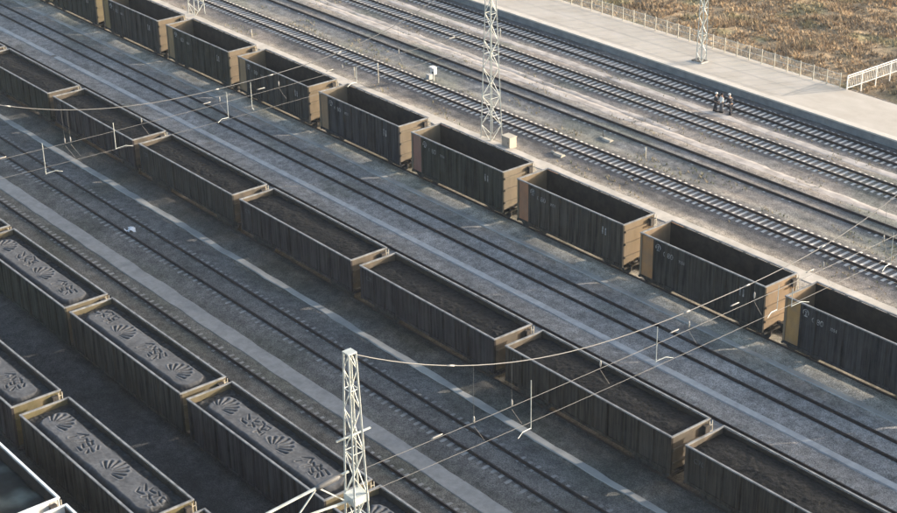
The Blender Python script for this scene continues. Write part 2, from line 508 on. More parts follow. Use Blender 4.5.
for ty, kind, xa, xb in TRACKS:
    t = thing('railway_track', (-105, ty, 0), TL[ty], 'railway track', 'parallel tracks of the yard')
    for s in (-1, 1):
        link('rail', rail_me, t, (0, s * 0.7535, 0))
    x = xa if kind != 'covered' else xb
    me = sl_clean if kind in ('clean', 'semi') else sl_dark
    while x < xb:
        dz = {'clean': -.168, 'semi': -.176 + random.uniform(-.008, .006), 'buried': -.160 + random.uniform(-.013, .004), 'dusty': -.164 + random.uniform(-.012, .004)}[kind]
        if ty == Y_T60: dz += .012
        link('sleeper', me, t, (x + 105 + random.uniform(-.03, .03), random.uniform(-.02, .02), dz), (0, 0, random.uniform(-.012, .012)))
        x += 0.6

# ------------------------------------------------------------------ wagons
def text_mesh(txt, size, m):
    cu = bpy.data.curves.new('txt', 'FONT'); cu.body = txt; cu.size = size; cu.extrude = 0.004
    o = bpy.data.objects.new('txt', cu); col.objects.link(o)
    dg = bpy.context.evaluated_depsgraph_get()
    me = bpy.data.meshes.new_from_object(o.evaluated_get(dg))
    bpy.data.objects.remove(o)
    me.materials.clear(); me.materials.append(m)
    return me
TXT_BIG = text_mesh('C80', 0.52, M['white'])
TXT_SMALL = text_mesh('0051', 0.30, M['white'])
M['faint'] = mat('faint_marking', (0.035, 0.036, 0.04), (0.10, 0.10, 0.105), scale=4, rough=0.8)
TXT_C70 = text_mesh('C70', 0.42, M['faint'])
# railway emblem (arc over a rail section)
mb = MB()
pts = [(0.20 * math.cos(a), 0, 0.06 + 0.20 * math.sin(a)) for a in np.linspace(R(-35), R(215), 14)]
for a, b in zip(pts[:-1], pts[1:]): mb.bar(a, b, 0.05, 0.05)
mb.box(-.03, .03, -.01, .01, -.12, .14); mb.box(-.12, .12, -.01, .01, -.2, -.13); mb.box(-.08, .08, -.01, .01, .1, .15)
EMBLEM = fix_normals(mb.mesh('emblem', M['white']))

def wheel_mesh():
    mb = MB(); n = 20
    prof = [(0, .05), (.14, .05), (.14, .02), (.33, .0), (.36, .03), (.42, .03), (.42, .10), (.455, .115), (.455, .14), (.36, .14), (.33, .10), (0, .10)]
    for (rr, w) in prof:
        for k in range(n):
            t = 2 * math.pi * k / n
            mb.v.append((rr * math.cos(t), w, rr * math.sin(t)))
    for i in range(len(prof) - 1):
        for k in range(n):
            mb.f.append((i * n + k, i * n + (k + 1) % n, (i + 1) * n + (k + 1) % n, (i + 1) * n + k))
    me = fix_normals(mb.mesh('wheel', M['iron'])); return me
WHEEL = wheel_mesh()
def bogie_mesh():
    mb = MB()
    for s in (-1, 1):
        y0, y1 = s * 0.93 - .07, s * 0.93 + .07
        prof = [(-1.12, .36), (-1.12, .54), (-.75, .62), (-.35, .78), (.35, .78), (.75, .62), (1.12, .54), (1.12, .36), (.85, .34), (.45, .22), (-.45, .22), (-.85, .34)]
        n = len(prof)
        vs = [(x, y0, z) for x, z in prof] + [(x, y1, z) for x, z in prof]
        mb.add(vs, [tuple(range(n)), tuple(range(2 * n - 1, n - 1, -1))] + [(i, (i + 1) % n, n + (i + 1) % n, n + i) for i in range(n)])
        for x in (-.875, .875):
            mb.box(x - .16, x + .16, s * 0.93 - .13, s * 0.93 + .13, .32, .58)
        for x in (-.14, .14):
            mb.tube([(x, s * 0.93, .28), (x, s * 0.93, .6)], .085, 8)
    mb.box(-.2, .2, -1.05, 1.05, .5, .74)
    return fix_normals(mb.mesh('bogie', M['iron']))
BOGIE = bogie_mesh()
AXLE = fix_normals(MB().tube([(0, -.7, 0), (0, .7, 0)], .085, 10).mesh('axle', M['iron']))
COUPLER = fix_normals(MB().box(-.35, .12, -.09, .09, -.1, .1).box(.05, .30, -.16, .10, -.15, .15).box(.24, .34, -.16, -.06, -.14, .14).mesh('coupler', M['iron']))

KINDS = {
    'A': dict(L=10.5, W=2.955, H=3.77, sill=.80, posts=10, floor=1.05, rim='rim', wall='black', bd=8.2, band=1.15, beams=(1.35, 2.3, 3.2)),
    'B': dict(L=13.05, W=2.955, H=3.14, sill=1.03, posts=12, floor=1.10, rim='rim', wall='black', bd=9.2, band=0, beams=(1.5, 2.3)),
    'C': dict(L=12.85, W=2.955, H=3.14, sill=.68, posts=11, floor=1.10, rim='rim', wall='black', bd=8.7, band=0, beams=(1.5, 2.3)),
    'D': dict(L=13.0, W=2.955, H=3.14, sill=.68, posts=12, floor=1.10, rim='rim', wall='black', bd=9.2, band=0, beams=(1.5, 2.3)),
    'E': dict(L=11.3, W=2.955, H=3.60, sill=.95, posts=10, floor=1.10, rim='rim_alu', wall='alu_wall', bd=8.2, band=0, beams=(1.5, 2.5)),
}
def wagon_parts(k):
    d = KINDS[k]; L, W, H, sill, fl = d['L'], d['W'], d['H'], d['sill'], d['floor']
    h, w = L / 2, W / 2
    P = []
    wall = M[d['wall']]
    yo, yi = w - .10, w - .15
    x_l = -h + (d['band'] or 0.0)
    for s in (-1, 1):
        a, b = sorted((s * yo, s * yi))
        me = fix_normals(MB().box(x_l, h - .02, a, b, sill, H - .10).mesh('side_wall', wall)); P.append(('side_wall', me, (0, 0, 0)))
        # inner lining, coal blackened
        a, b = sorted((s * (yi - .003), s * (yi - .02)))
        me = fix_normals(MB().box(-h + .07, h - .07, a, b, fl, H - .12).mesh('inner_lining', M['inside'])); P.append(('inner_lining', me, (0, 0, 0)))
        if d['band']:
            a, b = sorted((s * (yo + .02), s * yi))
            me = fix_normals(MB().box(-h + .02, x_l - .003, a, b, sill, H - .10).mesh('end_panel', M['paint'])); P.append(('end_panel', me, (0, 0, 0)))
        a, b = sorted((s * (w - .02), s * (w - .16)))
        me = fix_normals(MB().box(-h + .02, h - .02, a, b, sill - .16, sill - .003).mesh('side_sill', wall)); P.append(('side_sill', me, (0, 0, 0)))
        # posts (trapezoid hat section)
        prof = [(-.11, 0), (-.06, .085), (.06, .085), (.11, 0)]
        mb = MB(); n = 4
        vs = [(x, s * (yo + y + .003), z) for z in (sill + .0, H - .105) for x, y in prof]
        mb.add(vs, [(0, 1, 2, 3), (7, 6, 5, 4)] + [(i, (i + 1) % n, n + (i + 1) % n, n + i) for i in range(n)])
        me = fix_normals(mb.mesh('side_post', wall))
        N = d['posts']
        x0 = x_l + (.12 if d['band'] else .2)
        for i in range(N):
            P.append(('side_post', me, (x0 + (h - .2 - x0) * i / (N - 1), 0, 0)))
    # rim
    rm = MB()
    for s in (-1, 1):
        a, b = sorted((s * w, s * (w - .115)))
        rm.box(-h, h, a, b, H - .07, H)
        a, b = sorted((s * h, s * (h - .09)))
        rm.box(a, b, -w + .115, w - .115, H - .09, H - .002)
    P.append(('top_rim', fix_normals(rm.mesh('top_rim', M[d['rim']])), (0, 0, 0)))
    # ends
    for s in (-1, 1):
        a, b = sorted((s * (h - .03), s * (h - .07)))
        me = fix_normals(MB().box(a, b, -w + .16, w - .16, sill, H - .102).mesh('end_wall', M['paint'])); P.append(('end_wall', me, (0, 0, 0)))
        beam = MB(); a, b = sorted((s * (h - .027), s * (h + .08)))
        beam.box(a, b, -w + .17, w - .17, -.07, .07)
        me = fix_normals(beam.mesh('end_beam', M['paint']))
        for z in d['beams']:
            P.append(('end_beam', me, (0, 0, z)))
        a, b = sorted((s * (h - .025), s * (h - .18)))
        for q in (-1, 1):
            c, e = sorted((q * (w - .03), q * (w - .157)))
            me = fix_normals(MB().box(a, b, c, e, sill + .01, H - .104).mesh('corner_post', M['paint'] if (d['band'] and s < 0) or s > 0 and q > 0 else wall)); P.append(('corner_post', me, (0, 0, 0)))
        me = fix_normals(MB().box(*sorted((s * (h - .02), s * (h + .10))), -w + .1, w - .1, sill - .28, sill - .17).mesh('headstock', wall)); P.append(('headstock', me, (0, 0, 0)))
    # handbrake recess and ladder at the far corner of the lower-right end
    me = fix_normals(MB().box(h + .0, h + .22, w - .62, w - .28, H - .72, H - .22).mesh('brake_box', M['iron'])); P.append(('brake_box', me, (0, 0, 0)))
    lad = MB()
    for y in (w - .22, w - .02):
        lad.bar((h + .13, y, sill - .3), (h + .13, y, H - .08), .035)
    for z in np.arange(sill - .1, H - .2, .38):
        lad.bar((h + .13, w - .22, z), (h + .13, w - .02, z), .03)
    P.append(('ladder', fix_normals(lad.mesh('ladder', M['cream'])), (0, 0, 0)))
    P.append(('floor', fix_normals(MB().box(-h + .08, h - .08, -w + .16, w - .16, fl - .08, fl).mesh('floor', M['inside'])), (0, 0, 0)))
    P.append(('centre_sill', fix_normals(MB().box(-h + .1, h - .1, -.2, .2, fl - .38, fl - .083).mesh('centre_sill', M['iron'])), (0, 0, 0)))
    if d['band']:
        mk = -w + .10 - .005
        P.append(('marking', EMBLEM, (x_l + .42, mk - .005, H - .62)))
        P.append(('marking', TXT_BIG, (x_l + .85, mk, H - 1.02)))
        P.append(('marking', TXT_SMALL, (x_l + 2.15, mk, H - 1.02)))
        me = fix_normals(MB().box(-.05, .05, -.008, .0, 0, .55).box(.22, .32, -.008, 0, 0, .5).mesh('marking', M['white'])); P.append(('marking', me, (h - 2.0, mk, H - 1.35)))
        # cylinder and reservoir under the floor
        P.append(('air_tank', fix_normals(MB().tube([(-1.2, -.75, .62), (.2, -.75, .62)], .2, 10).mesh('air_tank', M['iron'])), (0, 0, 0)))
    elif k in 'B':
        P.append(('marking', TXT_C70, (-h + .55, -w + .095, H - .85)))
    return P
PARTS = {k: wagon_parts(k) for k in KINDS}
def place_wagon(k, x_right, y, label, group, tint, cat='wagon', band=(.4, .24, .12)):
    d = KINDS[k]
    body = random.choice([(1, 1, 1), (1.15, 1.0, .9), (.9, .95, 1.15), (.85, .95, .85), (1.3, 1.2, 1.1), (1.05, .95, 1.1)])
    root = thing('open_wagon', (x_right - d['L'] / 2, y, 0), label, cat, group)
    for name, me, loc in PARTS[k]:
        o = link(name, me, root, loc)
        if name == 'marking' and me in (TXT_BIG, TXT_SMALL, TXT_C70):
            o.rotation_euler = (R(90), 0, 0)
        mn = me.materials[0].name
        o.color = (*(body if mn == 'black_wagon_paint' else band if name == 'end_panel' else tint), 1)
    for s in (-1, 1):
        bx = link('bogie', BOGIE, root, (s * d['bd'] / 2, 0, 0))
        for a in (-.875, .875):
            link('axle', AXLE, bx, (a, 0, .42))
            for q in (-1, 1):
                link('wheel', WHEEL, bx, (a, q * .68, .42), (0, 0, 0 if q > 0 else math.pi))
        link('coupler', COUPLER, root, (s * (d['L'] / 2 + .22), 0, .88), (0, 0, 0 if s > 0 else math.pi))
    return root

OCH = [(.125, .098, .062), (.125, .098, .062), (.13, .107, .058), (.135, .105, .068), (.14, .11, .072), (.14, .108, .068), (.15, .122, .085), (.148, .122, .085), (.15, .112, .068), (.19, .135, .083), (.19, .135, .083), (.18, .13, .08), (.18, .13, .08)]
BND = [(.24, .17, .09), (.24, .17, .09), (.22, .16, .07), (.20, .14, .06), (.24, .16, .08), (.24, .16, .09), (.22, .14, .08), (.22, .105, .08), (.30, .14, .075), (.34, .17, .07), (.34, .19, .07), (.3, .17, .07), (.3, .17, .07)]
ords = ['first', 'second', 'third', 'fourth', 'fifth', 'sixth', 'seventh', 'eighth', 'ninth', 'tenth']
nth = 0
for i in range(-3, 10):
    xr = -127.88 + 12.0 * i
    lab = f'{ords[nth] if nth < 10 else "last"} empty black wagon from the left in the string along the pale path'
    if i > 7: lab = ['added unseen wagon just beyond the right edge, shading the yard', 'added unseen wagon farthest beyond the right edge, shading the yard'][i - 8]  # last two are added out of frame so their shadows fall on the yard
    if i == 7: lab = 'empty black wagon cut off by the right edge, last of its string'
    place_wagon('A', xr, Y_A, lab, 'empty black wagons', OCH[nth % len(OCH)], band=BND[nth % len(BND)])
    nth += 1
nth = 0
COALX = []
for i in range(-1, 9):  # the last one is added out of frame for its shadow
    xr = -118.30 + 13.976 * i
    lab = f'{ords[nth]} wagon from the left in the long string of open coal wagons'
    place_wagon('B', xr, Y_B, lab, 'coal wagons in the long string', random.choice([(.078, .064, .047), (.085, .064, .044), (.07, .059, .045)]))
    COALX.append((xr - KINDS['B']['L'] / 2, ords[nth]))
    nth += 1
CX = []; DX = []; EX = []
for n_, i in enumerate(range(-1, 4)):
    xr = -82.35 + 13.5 * i
    place_wagon('C', xr, Y_C, f'{ords[n_]} wagon from the left in the sealed-coal string beside the front lattice mast', 'sealed coal wagons, farther string', random.choice([(.115, .095, .058), (.105, .088, .05)]))
    CX.append((xr - KINDS['C']['L'] / 2, ords[n_]))
for n_, i in enumerate(range(0, 3)):
    xr = -73.55 + 13.976 * i
    place_wagon('D', xr, Y_D, f'{ords[n_]} wagon from the left in the sealed-coal string nearest the lower left corner', 'sealed coal wagons, nearer string', (.105, .088, .042))
    DX.append((xr - KINDS['D']['L'] / 2, ords[n_]))
for n_, i in enumerate(range(0, 2)):
    xr = -63.35 + 12.0 * i
    place_wagon('E', xr, Y_E, ['white-rimmed wagon in the lower left corner', 'white-rimmed wagon cut off by the bottom edge at lower left'][n_], 'white-rimmed wagons', (.6, .6, .58))
    EX.append(xr - KINDS['E']['L'] / 2)

# ------------------------------------------------------------------ coal loads
def load_mesh(L, W, zf, colf, m, nx, ny, Z=None, Cc=None):
    xs = np.linspace(-L / 2, L / 2, nx); ys = np.linspace(-W / 2, W / 2, ny)
    V = []; C = []
    for j, y in enumerate(ys):
        for i, x in enumerate(xs):
            V.append((x, y, zf(x, y) if Z is None else float(Z[j, i]))); C += [*(colf(x, y) if Cc is None else Cc[j, i]), 1]
    idx = np.arange(nx * ny).reshape(ny, nx)
    F = np.stack([idx[:-1, :-1], idx[:-1, 1:], idx[1:, 1:], idx[1:, :-1]], -1).reshape(-1, 4).tolist()
    # skirt down to the floor so that the heap is a solid
    ring = list(idx[0, :]) + list(idx[1:, -1]) + list(idx[-1, -2::-1]) + list(idx[-2:0:-1, 0])
    o = len(V); n = len(ring)
    for q in ring:
        V.append((V[q][0], V[q][1], 1.12)); C += [.03, .03, .03, 1]
    for i in range(n):
        F.append((ring[i], o + i, o + (i + 1) % n, ring[(i + 1) % n]))
    me = bpy.data.meshes.new('coal_load'); me.from_pydata(V, [], F)
    at = me.color_attributes.new('col', 'FLOAT_COLOR', 'POINT'); at.data.foreach_set('color', np.array(C, dtype=np.float32))
    me.polygons.foreach_set('use_smooth', [True] * len(me.polygons))
    me.materials.append(m)
    return fix_normals(me)
LW = 2.955 - .36
for q, (xc, od) in enumerate(COALX):
    L = KINDS['B']['L'] - .18; s0 = 100 + 7.3 * q
    lev = 2.90 + 0.05 * math.sin(q * 2.1)
    def zf(x, y):
        e = max(0, abs(x) - (L / 2 - 1.6)) / 1.6
        return lev + .05 * n2(x, y, .4, s0) + .03 * n2(x, y, 1.6, s0) + .035 * n2(x, y, 4.5, s0) + .03 * n2(x, y, 8, s0) - .14 * e * e - .10 * (y / 1.3) ** 2
    o = link('coal_load', load_mesh(L, LW, zf, lambda x, y: (.04, .04, .04), M['coal'], 150, 34), None, (xc, Y_B, 0))
    tag(o, f'dark coal inside the {od} wagon from the left of the long string', 'coal load', 'loose coal loads')

def fan_strokes(cx, cy, sc):
    """ribs of a shell fanning out from a hinge: (polyline, inner half width, outer half width)"""
    hx, hy = cx - .08 * sc, cy - .60 * sc
    out = []
    for a in np.linspace(-72, 72, 8):
        a = R(a + 5)
        ln = (1.12 - .22 * abs(math.sin(a))) * sc
        pts = [(hx + k * ln * 1.12 * math.sin(a * (1.22 - .22 * k)), hy + k * ln * math.cos(a * (1.15 - .15 * k)) + .06) for k in (.28, .5, .75, 1.0)]
        out.append((pts, .020 * sc, .085 * sc))
    return out
GLYPH = [  # strokes in a 2.0 x 1.3 cell (along x, along y)
    [(-.95, .05), (-.55, .45)], [(-.75, -.05), (-.8, -.42)], [(-.55, .48), (-.45, .12)], [(-.4, -.5), (-.3, .3), (-.12, .05)],
    [(-.2, -.35), (.15, .42)], [(.0, .42), (.42, .22)], [(.05, .08), (.4, -.06)], [(.0, -.2), (.35, -.35)], [(.42, .28), (.3, -.3)],
    [(.55, .36), (.9, .2)], [(.52, .05), (.88, -.12)], [(.6, -.2), (.78, -.48)], [(.15, -.5), (.42, -.55)]]
GLYPH2 = [[(-.9, .3), (-.5, .0)], [(-.85, -.1), (-.6, -.4), (-.3, -.3)], [(-.4, .45), (-.3, .1), (-.05, .3)], [(-.2, -.1), (.2, -.25)], [(.0, .5), (.3, .35), (.25, .05)],
          [(.1, .05), (-.1, -.45)], [(.45, .3), (.8, .35), (.85, .05), (.5, .0), (.45, .3)], [(.4, -.2), (.8, -.3)], [(.65, .15), (.6, -.5)], [(.9, -.15), (.95, -.45)]]
def glyph_strokes(cx, cy, sc, G, jit):
    rr = random.Random(jit)
    return [([(cx + (p[0] + rr.uniform(-.06, .06)) * sc, cy + (p[1] * .85 + rr.uniform(-.06, .06)) * sc) for p in st], .026 * sc, .050 * sc) for st in G]

def sealed_load(kind, xc, yc, q, label, marks, top=2.98):
    L = KINDS[kind]['L'] - .18; s0 = 300 + 11.7 * q
    rr = random.Random(q)
    hl, hw, rad, cy = L / 2 - .6 + rr.uniform(-.1, .1), 1.0, .8, -.10
    top += rr.uniform(-.03, .02)
    nx, ny = 250, 60
    xs = np.linspace(-L / 2, L / 2, nx); ys = np.linspace(-LW / 2, LW / 2, ny)
    XX, YY = np.meshgrid(xs, ys)
    N1 = np.array([[n2(x, y, .9, s0) for x in xs] for y in ys]); N2 = np.array([[n2(x, y, 3.4, s0 + 2) for x in xs] for y in ys])
    N3 = np.array([[n2(x, y, 7.0, s0 + 4) for x in xs] for y in ys])
    ax, ay = np.abs(XX) - (hl - rad), np.abs(YY - cy) - (hw - rad)
    sd = np.hypot(np.maximum(ax, 0), np.maximum(ay, 0)) + np.minimum(np.maximum(ax, ay), 0) - rad + .07 * N1 + .04 * N2
    t = np.clip((-sd + .02) / .26, 0, 1); t = t * t * (3 - 2 * t)
    Z = top - .24 * (1 - t) + .010 * N1 + .006 * N2 + .007 * N3 + (1 - t) * (.05 * N2 + .04 * N3)
    groove = np.zeros_like(Z); ridge = np.zeros_like(Z)
    for typ, mx, my in marks:
        S = fan_strokes(mx, my, .95) if typ == 'fan' else glyph_strokes(mx, my, 1.15, GLYPH if typ == 'g1' else GLYPH2, q)
        for pts, w0, w1 in S:
            n = len(pts) - 1
            for k, ((x0, y0), (x1, y1)) in enumerate(zip(pts[:-1], pts[1:])):
                dx, dy = x1 - x0, y1 - y0
                u_ = np.clip(((XX - x0) * dx + (YY - y0) * dy) / (dx * dx + dy * dy), 0, 1)
                d = np.hypot(XX - x0 - u_ * dx, YY - y0 - u_ * dy)
                w = w0 + (w1 - w0) * (k + u_) / n
                groove = np.maximum(groove, np.clip(1.35 - d / w, 0, 1))
                ridge = np.maximum(ridge, np.clip(1 - np.abs(d - 2.0 * w) / w, 0, 1))
    ridge *= (1 - groove)
    Z += -.06 * groove + .022 * ridge
    g = np.clip(.080 + .022 * N1 + .02 * N2 + .018 * N3 + .03 * ridge, .045, .3)
    tc = np.clip((-sd - .02) / .25, 0, 1) * (1 - .95 * groove)
    lump = .022 + .02 * np.clip(N3 + N2, 0, 1)
    Cc = np.stack([lump * (1 - tc) + g * tc * k for k in (.96, .985, 1.05)], -1)
    o = link('coal_load', load_mesh(L, LW, None, None, M['sealed'], nx, ny, Z, Cc), None, (xc, yc, 0))
    tag(o, label, 'coal load', 'sealed coal loads')
C_MARKS = [('fan', -4.6, .0), ('g2', -2.0, .05), ('fan', .6, -.0), ('g1', 3.4, .0)]
for q, (xc, od) in enumerate(CX):
    mk = list(C_MARKS)
    if q == 0: mk = [('fan', -4.8, 0), ('g1', -2.2, 0), ('fan', .8, -.05), ('g1', 3.0, -.05), ('fan', 5.2, 0)]
    if q == 1: mk = [('fan', -4.5, .05), ('g2', -1.75, .1), ('fan', .9, -.02), ('g1', 3.6, 0)]
    if q == 2: mk = [('g2', -4.9, .15), ('fan', -2.2, -.05), ('g1', .9, .0), ('fan', 4.0, .05)]
    # shift so that marks sit where the camera finds them
    sealed_load('C', xc, Y_C, q, f'grey sealed coal with drawn marks in the {od} wagon of the mast-side string', mk)
for q, (xc, od) in enumerate(DX):
    mk = [('fan', -4.6, .1), ('g1', -1.9, .0), ('fan', 1.4, .05), ('g2', 4.6, .15)] if q else [('g1', 3.6, .0), ('fan', .5, 0), ('fan', -4.5, 0), ('g2', -2.2, 0)]
    sealed_load('D', xc, Y_D, 10 + q, f'grey sealed coal with drawn marks in the {od} wagon of the lower left string', mk)
for q, xc in enumerate(EX):
    L = KINDS['E']['L'] - .18; s0 = 500 + q
    def zf(x, y): return 2.75 + .12 * n2(x, y, .6, s0) + .06 * n2(x, y, 2, s0)
    def cf(x, y):
        g = .022 + max(0, n2(x, y, .75, s0 + 3)) * .16
        return (g * .95, g * 1.06, g * .92)
    o = link('coal_load', load_mesh(L, LW, zf, cf, M['sealed'], 80, 22), None, (xc, Y_E, 0))
    tag(o, ['dark blotchy coal in the white-rimmed wagon at the lower left corner', 'dark coal in the white-rimmed wagon cut off by the bottom edge'][q], 'coal load', 'blotchy coal loads')

# ------------------------------------------------------------------ platform, fence and railing
plat = link('platform', None); tag(plat, 'long pale paved platform with a concrete edge beside the far tracks', kind='structure')
pw = MB().box(-190, -30, 102.35, 108.40, -.8, .495); part('paving', pw, M['platform'], plat)
pw = MB().box(-190, -30, 101.85, 102.347, -.8, .36); part('wall', pw, M['platwall'], plat)
cope = fix_normals(MB().box(-.745, .745, 0, .64, -.13, 0).mesh('coping_stone', M['coping']))
x = -158.0
while x < -52:
    link('coping_stone', cope, plat, (x, 101.74, .508 + random.uniform(-.006, .006))); x += 1.5
link('coping_stone', fix_normals(MB().box(-190, -158.76, 101.74, 102.38, .37, .505).mesh('coping_stone', M['coping'])), plat)
link('coping_stone', fix_normals(MB().box(-51.2, -30, 101.74, 102.38, .37, .505).mesh('coping_stone', M['coping'])), plat)
# rear kerb of dark stones beyond the railing
kb = fix_normals(MB().box(-.28, .28, -.15, .15, -.3, .06).mesh('kerb_stone', M['kerbstone']))
x = -80.0
while x < -60:
    link('kerb_stone', kb, plat, (x, 108.95 + random.uniform(-.06, .06), .25 + random.uniform(-.05, .05)), (0, 0, random.uniform(-.15, .15))); x += .62

FPOSTS = np.arange(-152.0, -80.2, 1.45)
fence = thing('fence', (-152, 108.15, .495), 'long light wire fence with cream posts along the back of the platform', 'fence')
post = fix_normals(MB().box(-.035, .035, -.035, .035, 0, 1.33).box(-.045, .045, -.045, .045, 1.33, 1.36).mesh('post', M['cream']))
pan = MB()
for z in (.12, .70, 1.25): pan.bar((.05, 0, z), (1.40, 0, z), .022)
for i in range(12): pan.bar((.11 + i * .108, 0, .05), (.11 + i * .108, 0, 1.28), .009)
pan = fix_normals(pan.mesh('fence_panel', M['mesh']))
for i, x in enumerate(FPOSTS):
    link('post', post, fence, (x + 152, 0, 0))
    if i < len(FPOSTS) - 1: link('fence_panel', pan, fence, (x + 152, 0, 0))
rail_t = thing('railing', (-80.35, 108.3, .4), 'white railing leading away from the back of the platform at right', 'railing')
for z, w in ((1.32, .075), (1.14, .05), (.22, .05)):
    part('rail', MB().bar((0, 0, z), (0, 16, z - .1), w), M['whitepaint'], rail_t)
rp = fix_normals(MB().box(-.04, .04, -.04, .04, -.5, 1.32).mesh('post', M['whitepaint']))
bl = fix_normals(MB().box(-.012, .012, -.012, .012, .2, 1.14).mesh('baluster', M['whitepaint']))
for k in range(9): link('post', rp, rail_t, (0, .0 + 1.98 * k, -.0125 * k))
for k in range(80):
    if k % 10: link('baluster', bl, rail_t, (0, .198 * k, -.0012 * k))

# ------------------------------------------------------------------ lattice masts
def lattice_mast(loc, H, wb, wt, label, n=14, leg=.075, br=.035, base=True):
    t = thing('lattice_mast', loc, label, 'mast', 'lattice masts of the overhead line')
    def c(z, sx, sy):
        a = (wb + (wt - wb) * z / H) / 2
        return Vector((sx * a, sy * a, z))
    cs = [(-1, -1), (1, -1), (1, 1), (-1, 1)]
    for sx, sy in cs:
        part('leg', MB().bar(c(0, sx, sy), c(H, sx, sy), leg), M['galv'], t)
    zs = [H * (1 - (1 - i / n) ** 1.12) for i in range(n + 1)]
    for fidx in range(4):
        a, b = cs[fidx], cs[(fidx + 1) % 4]
        for i in range(n):
            p, q = (a, b) if (i + fidx) % 2 else (b, a)
            part('brace', MB().bar(c(zs[i], *p), c(zs[i + 1], *q), br), M['galv'], t)
            if i % 3 == 0 and i:
                part('brace', MB().bar(c(zs[i], *a), c(zs[i], *b), br), M['galv'], t)
    part('cap', MB().box(-wt / 2 - .04, wt / 2 + .04, -wt / 2 - .04, wt / 2 + .04, H, H + .06), M['galv'], t)
    if base: part('footing', MB().box(-wb * .75, wb * .75, -wb * .75, wb * .75, -.5, .06), M['concrete'], t)
    return t
m1 = lattice_mast((-49.0, 34.0, -.35), 15.2, 1.05, .37, 'pale lattice mast at the front, between two coal wagon strings')
# bracket arm towards the camera side
arm_top = [(0, -.35, 9.5), (0, -6.4, 9.05)]
part('arm_chord', MB().bar(*arm_top, .09), M['galv'], m1)
part('arm_chord', MB().bar((0, -.4, 8.0), (0, -6.2, 8.55), .08), M['galv'], m1)
for a, b in (((0, -2.0, 9.38), (0, -3.2, 8.27)), ((0, -3.2, 8.27), (0, -4.6, 9.19)), ((0, -.5, 8.0), (0, -2.0, 9.38)), ((0, -4.6, 9.19), (0, -5.6, 8.5))):
    part('brace', MB().bar(a, b, .055), M['galv'], m1)
part('insulator', MB().tube([(0, -.7, 9.46), (0, -1.0, 9.44), (0, -1.9, 9.37), (0, -2.1, 9.36)], [.06, .14, .14, .06], 10), M['wire'], m1, smooth=True)
part('clamp', MB().box(-.36, .36, -.42, .42, 7.85, 8.25), M['galv'], m1)
part('crossbar', MB().bar((0, -.9, 11.2), (0, .9, 11.2), .07), M['galv'], m1)
m2 = lattice_mast((-93.4, 79.75, -.40), 15.4, 1.2, .40, 'tall pale lattice mast beside the empty wagons, top centre')
lattice_mast((-139.2, 79.9, -.40), 15.4, 1.2, .40, 'lattice mast cut off by the top edge at upper left')
m4 = lattice_mast((-93.6, 104.6, .50), 11.5, .62, .34, 'slender lattice mast standing on the platform', n=15, leg=.07, br=.035)
part('plinth', MB().box(-.75, .35, -.45, .45, 0, .12), M['kerbstone'], m4)

# ------------------------------------------------------------------ headspans across the tracks
def headspan(X, label, rods, drops):
    t = thing('headspan', (X, 34.0, 0), label, 'overhead wires', 'overhead cross wires between masts')
    ya, yb = 0, 45.7
    def sag(y):
        s = (y - 22.8) / 22.8
        return 9.72 + 5.1 * abs(s) ** 2.6
    pts = [(0, y, sag(y)) for y in np.linspace(ya + .2, yb - .2, 48)]
    part('support_cable', MB().tube(pts, .024, 6), M['wire'], t)
    part('cross_wire', MB().tube([(0, y, 8.95 - .0006 * (y * (45.7 - y))) for y in np.linspace(.3, 45.4, 16)], .014, 5), M['wire'], t)
    part('cross_wire', MB().tube([(0, y, 7.65 - .0006 * (y * (45.7 - y))) for y in np.linspace(.3, 45.4, 16)], .012, 5), M['wire'], t)
    for y in drops:
        y -= 34
        part('dropper', MB().tube([(0, y, sag(y)), (0, y, 8.75)], .008, 5), M['wire'], t)
        part('insulator', MB().tube([(0, y, 8.75), (0, y, 8.88), (0, y, 9.02), (0, y, 9.14)], [.02, .05, .05, .02], 8), M['insul'], t, smooth=True)
        part('link_rod', MB().tube([(0, y, 8.6), (.15, y + .5, 7.7)], .008, 5), M['wire'], t)
    for y, top, bot, ay in rods:
        y -= 34
        rd = part('registration_rod', MB().tube([(0, y, top), (0, y, bot)], .022, 6), M['galv'], t)
        part('arm', MB().tube([(0, y, bot + .05), (.10, y + ay * .6, bot + .12), (.22, y + ay, bot - .02)], .018, 6), M['galv'], rd)
    for y in (4.2, 19.5, 24.0, 30.0, 41.5):
        part('insulator', MB().tube([(0, y, 8.93), (0, y + .12, 8.93), (0, y + .55, 8.93), (0, y + .67, 8.93)], [.02, .04, .04, .02], 8), M['insul'], t, smooth=True)
        part('insulator', MB().tube([(0, y + 1, sag(y + 1)), (0, y + 1.4, sag(y + 1.4))], .045, 8), M['insul'], t, smooth=True)
    return t
headspan(-49.0, 'cable and cross wires spanning from the front mast over the coal wagons',
         [(44.2, 9.7, 7.05, -1.0), (52.6, 9.6, 7.6, 1.0), (61.8, 8.9, 7.4, -1.0), (63.0, 8.3, 7.2, 1.2), (71.6, 9.0, 7.0, -1.0)],
         [40.7, 43.0, 48.7, 54.9, 59.85, 65.45, 70.7])
headspan(-93.5, 'cable and cross wires spanning over the wagons at upper left',
         [(41.4, 9.2, 7.0, 1.1), (46.6, 9.3, 7.4, 1.2), (55.5, 9.3, 7.4, -1.0), (57.5, 9.6, 7.6, .0), (66.7, 8.6, 7.4, -1.0)],
         [43.0, 43.4, 48.7, 54.9, 59.85, 65.45, 70.7])

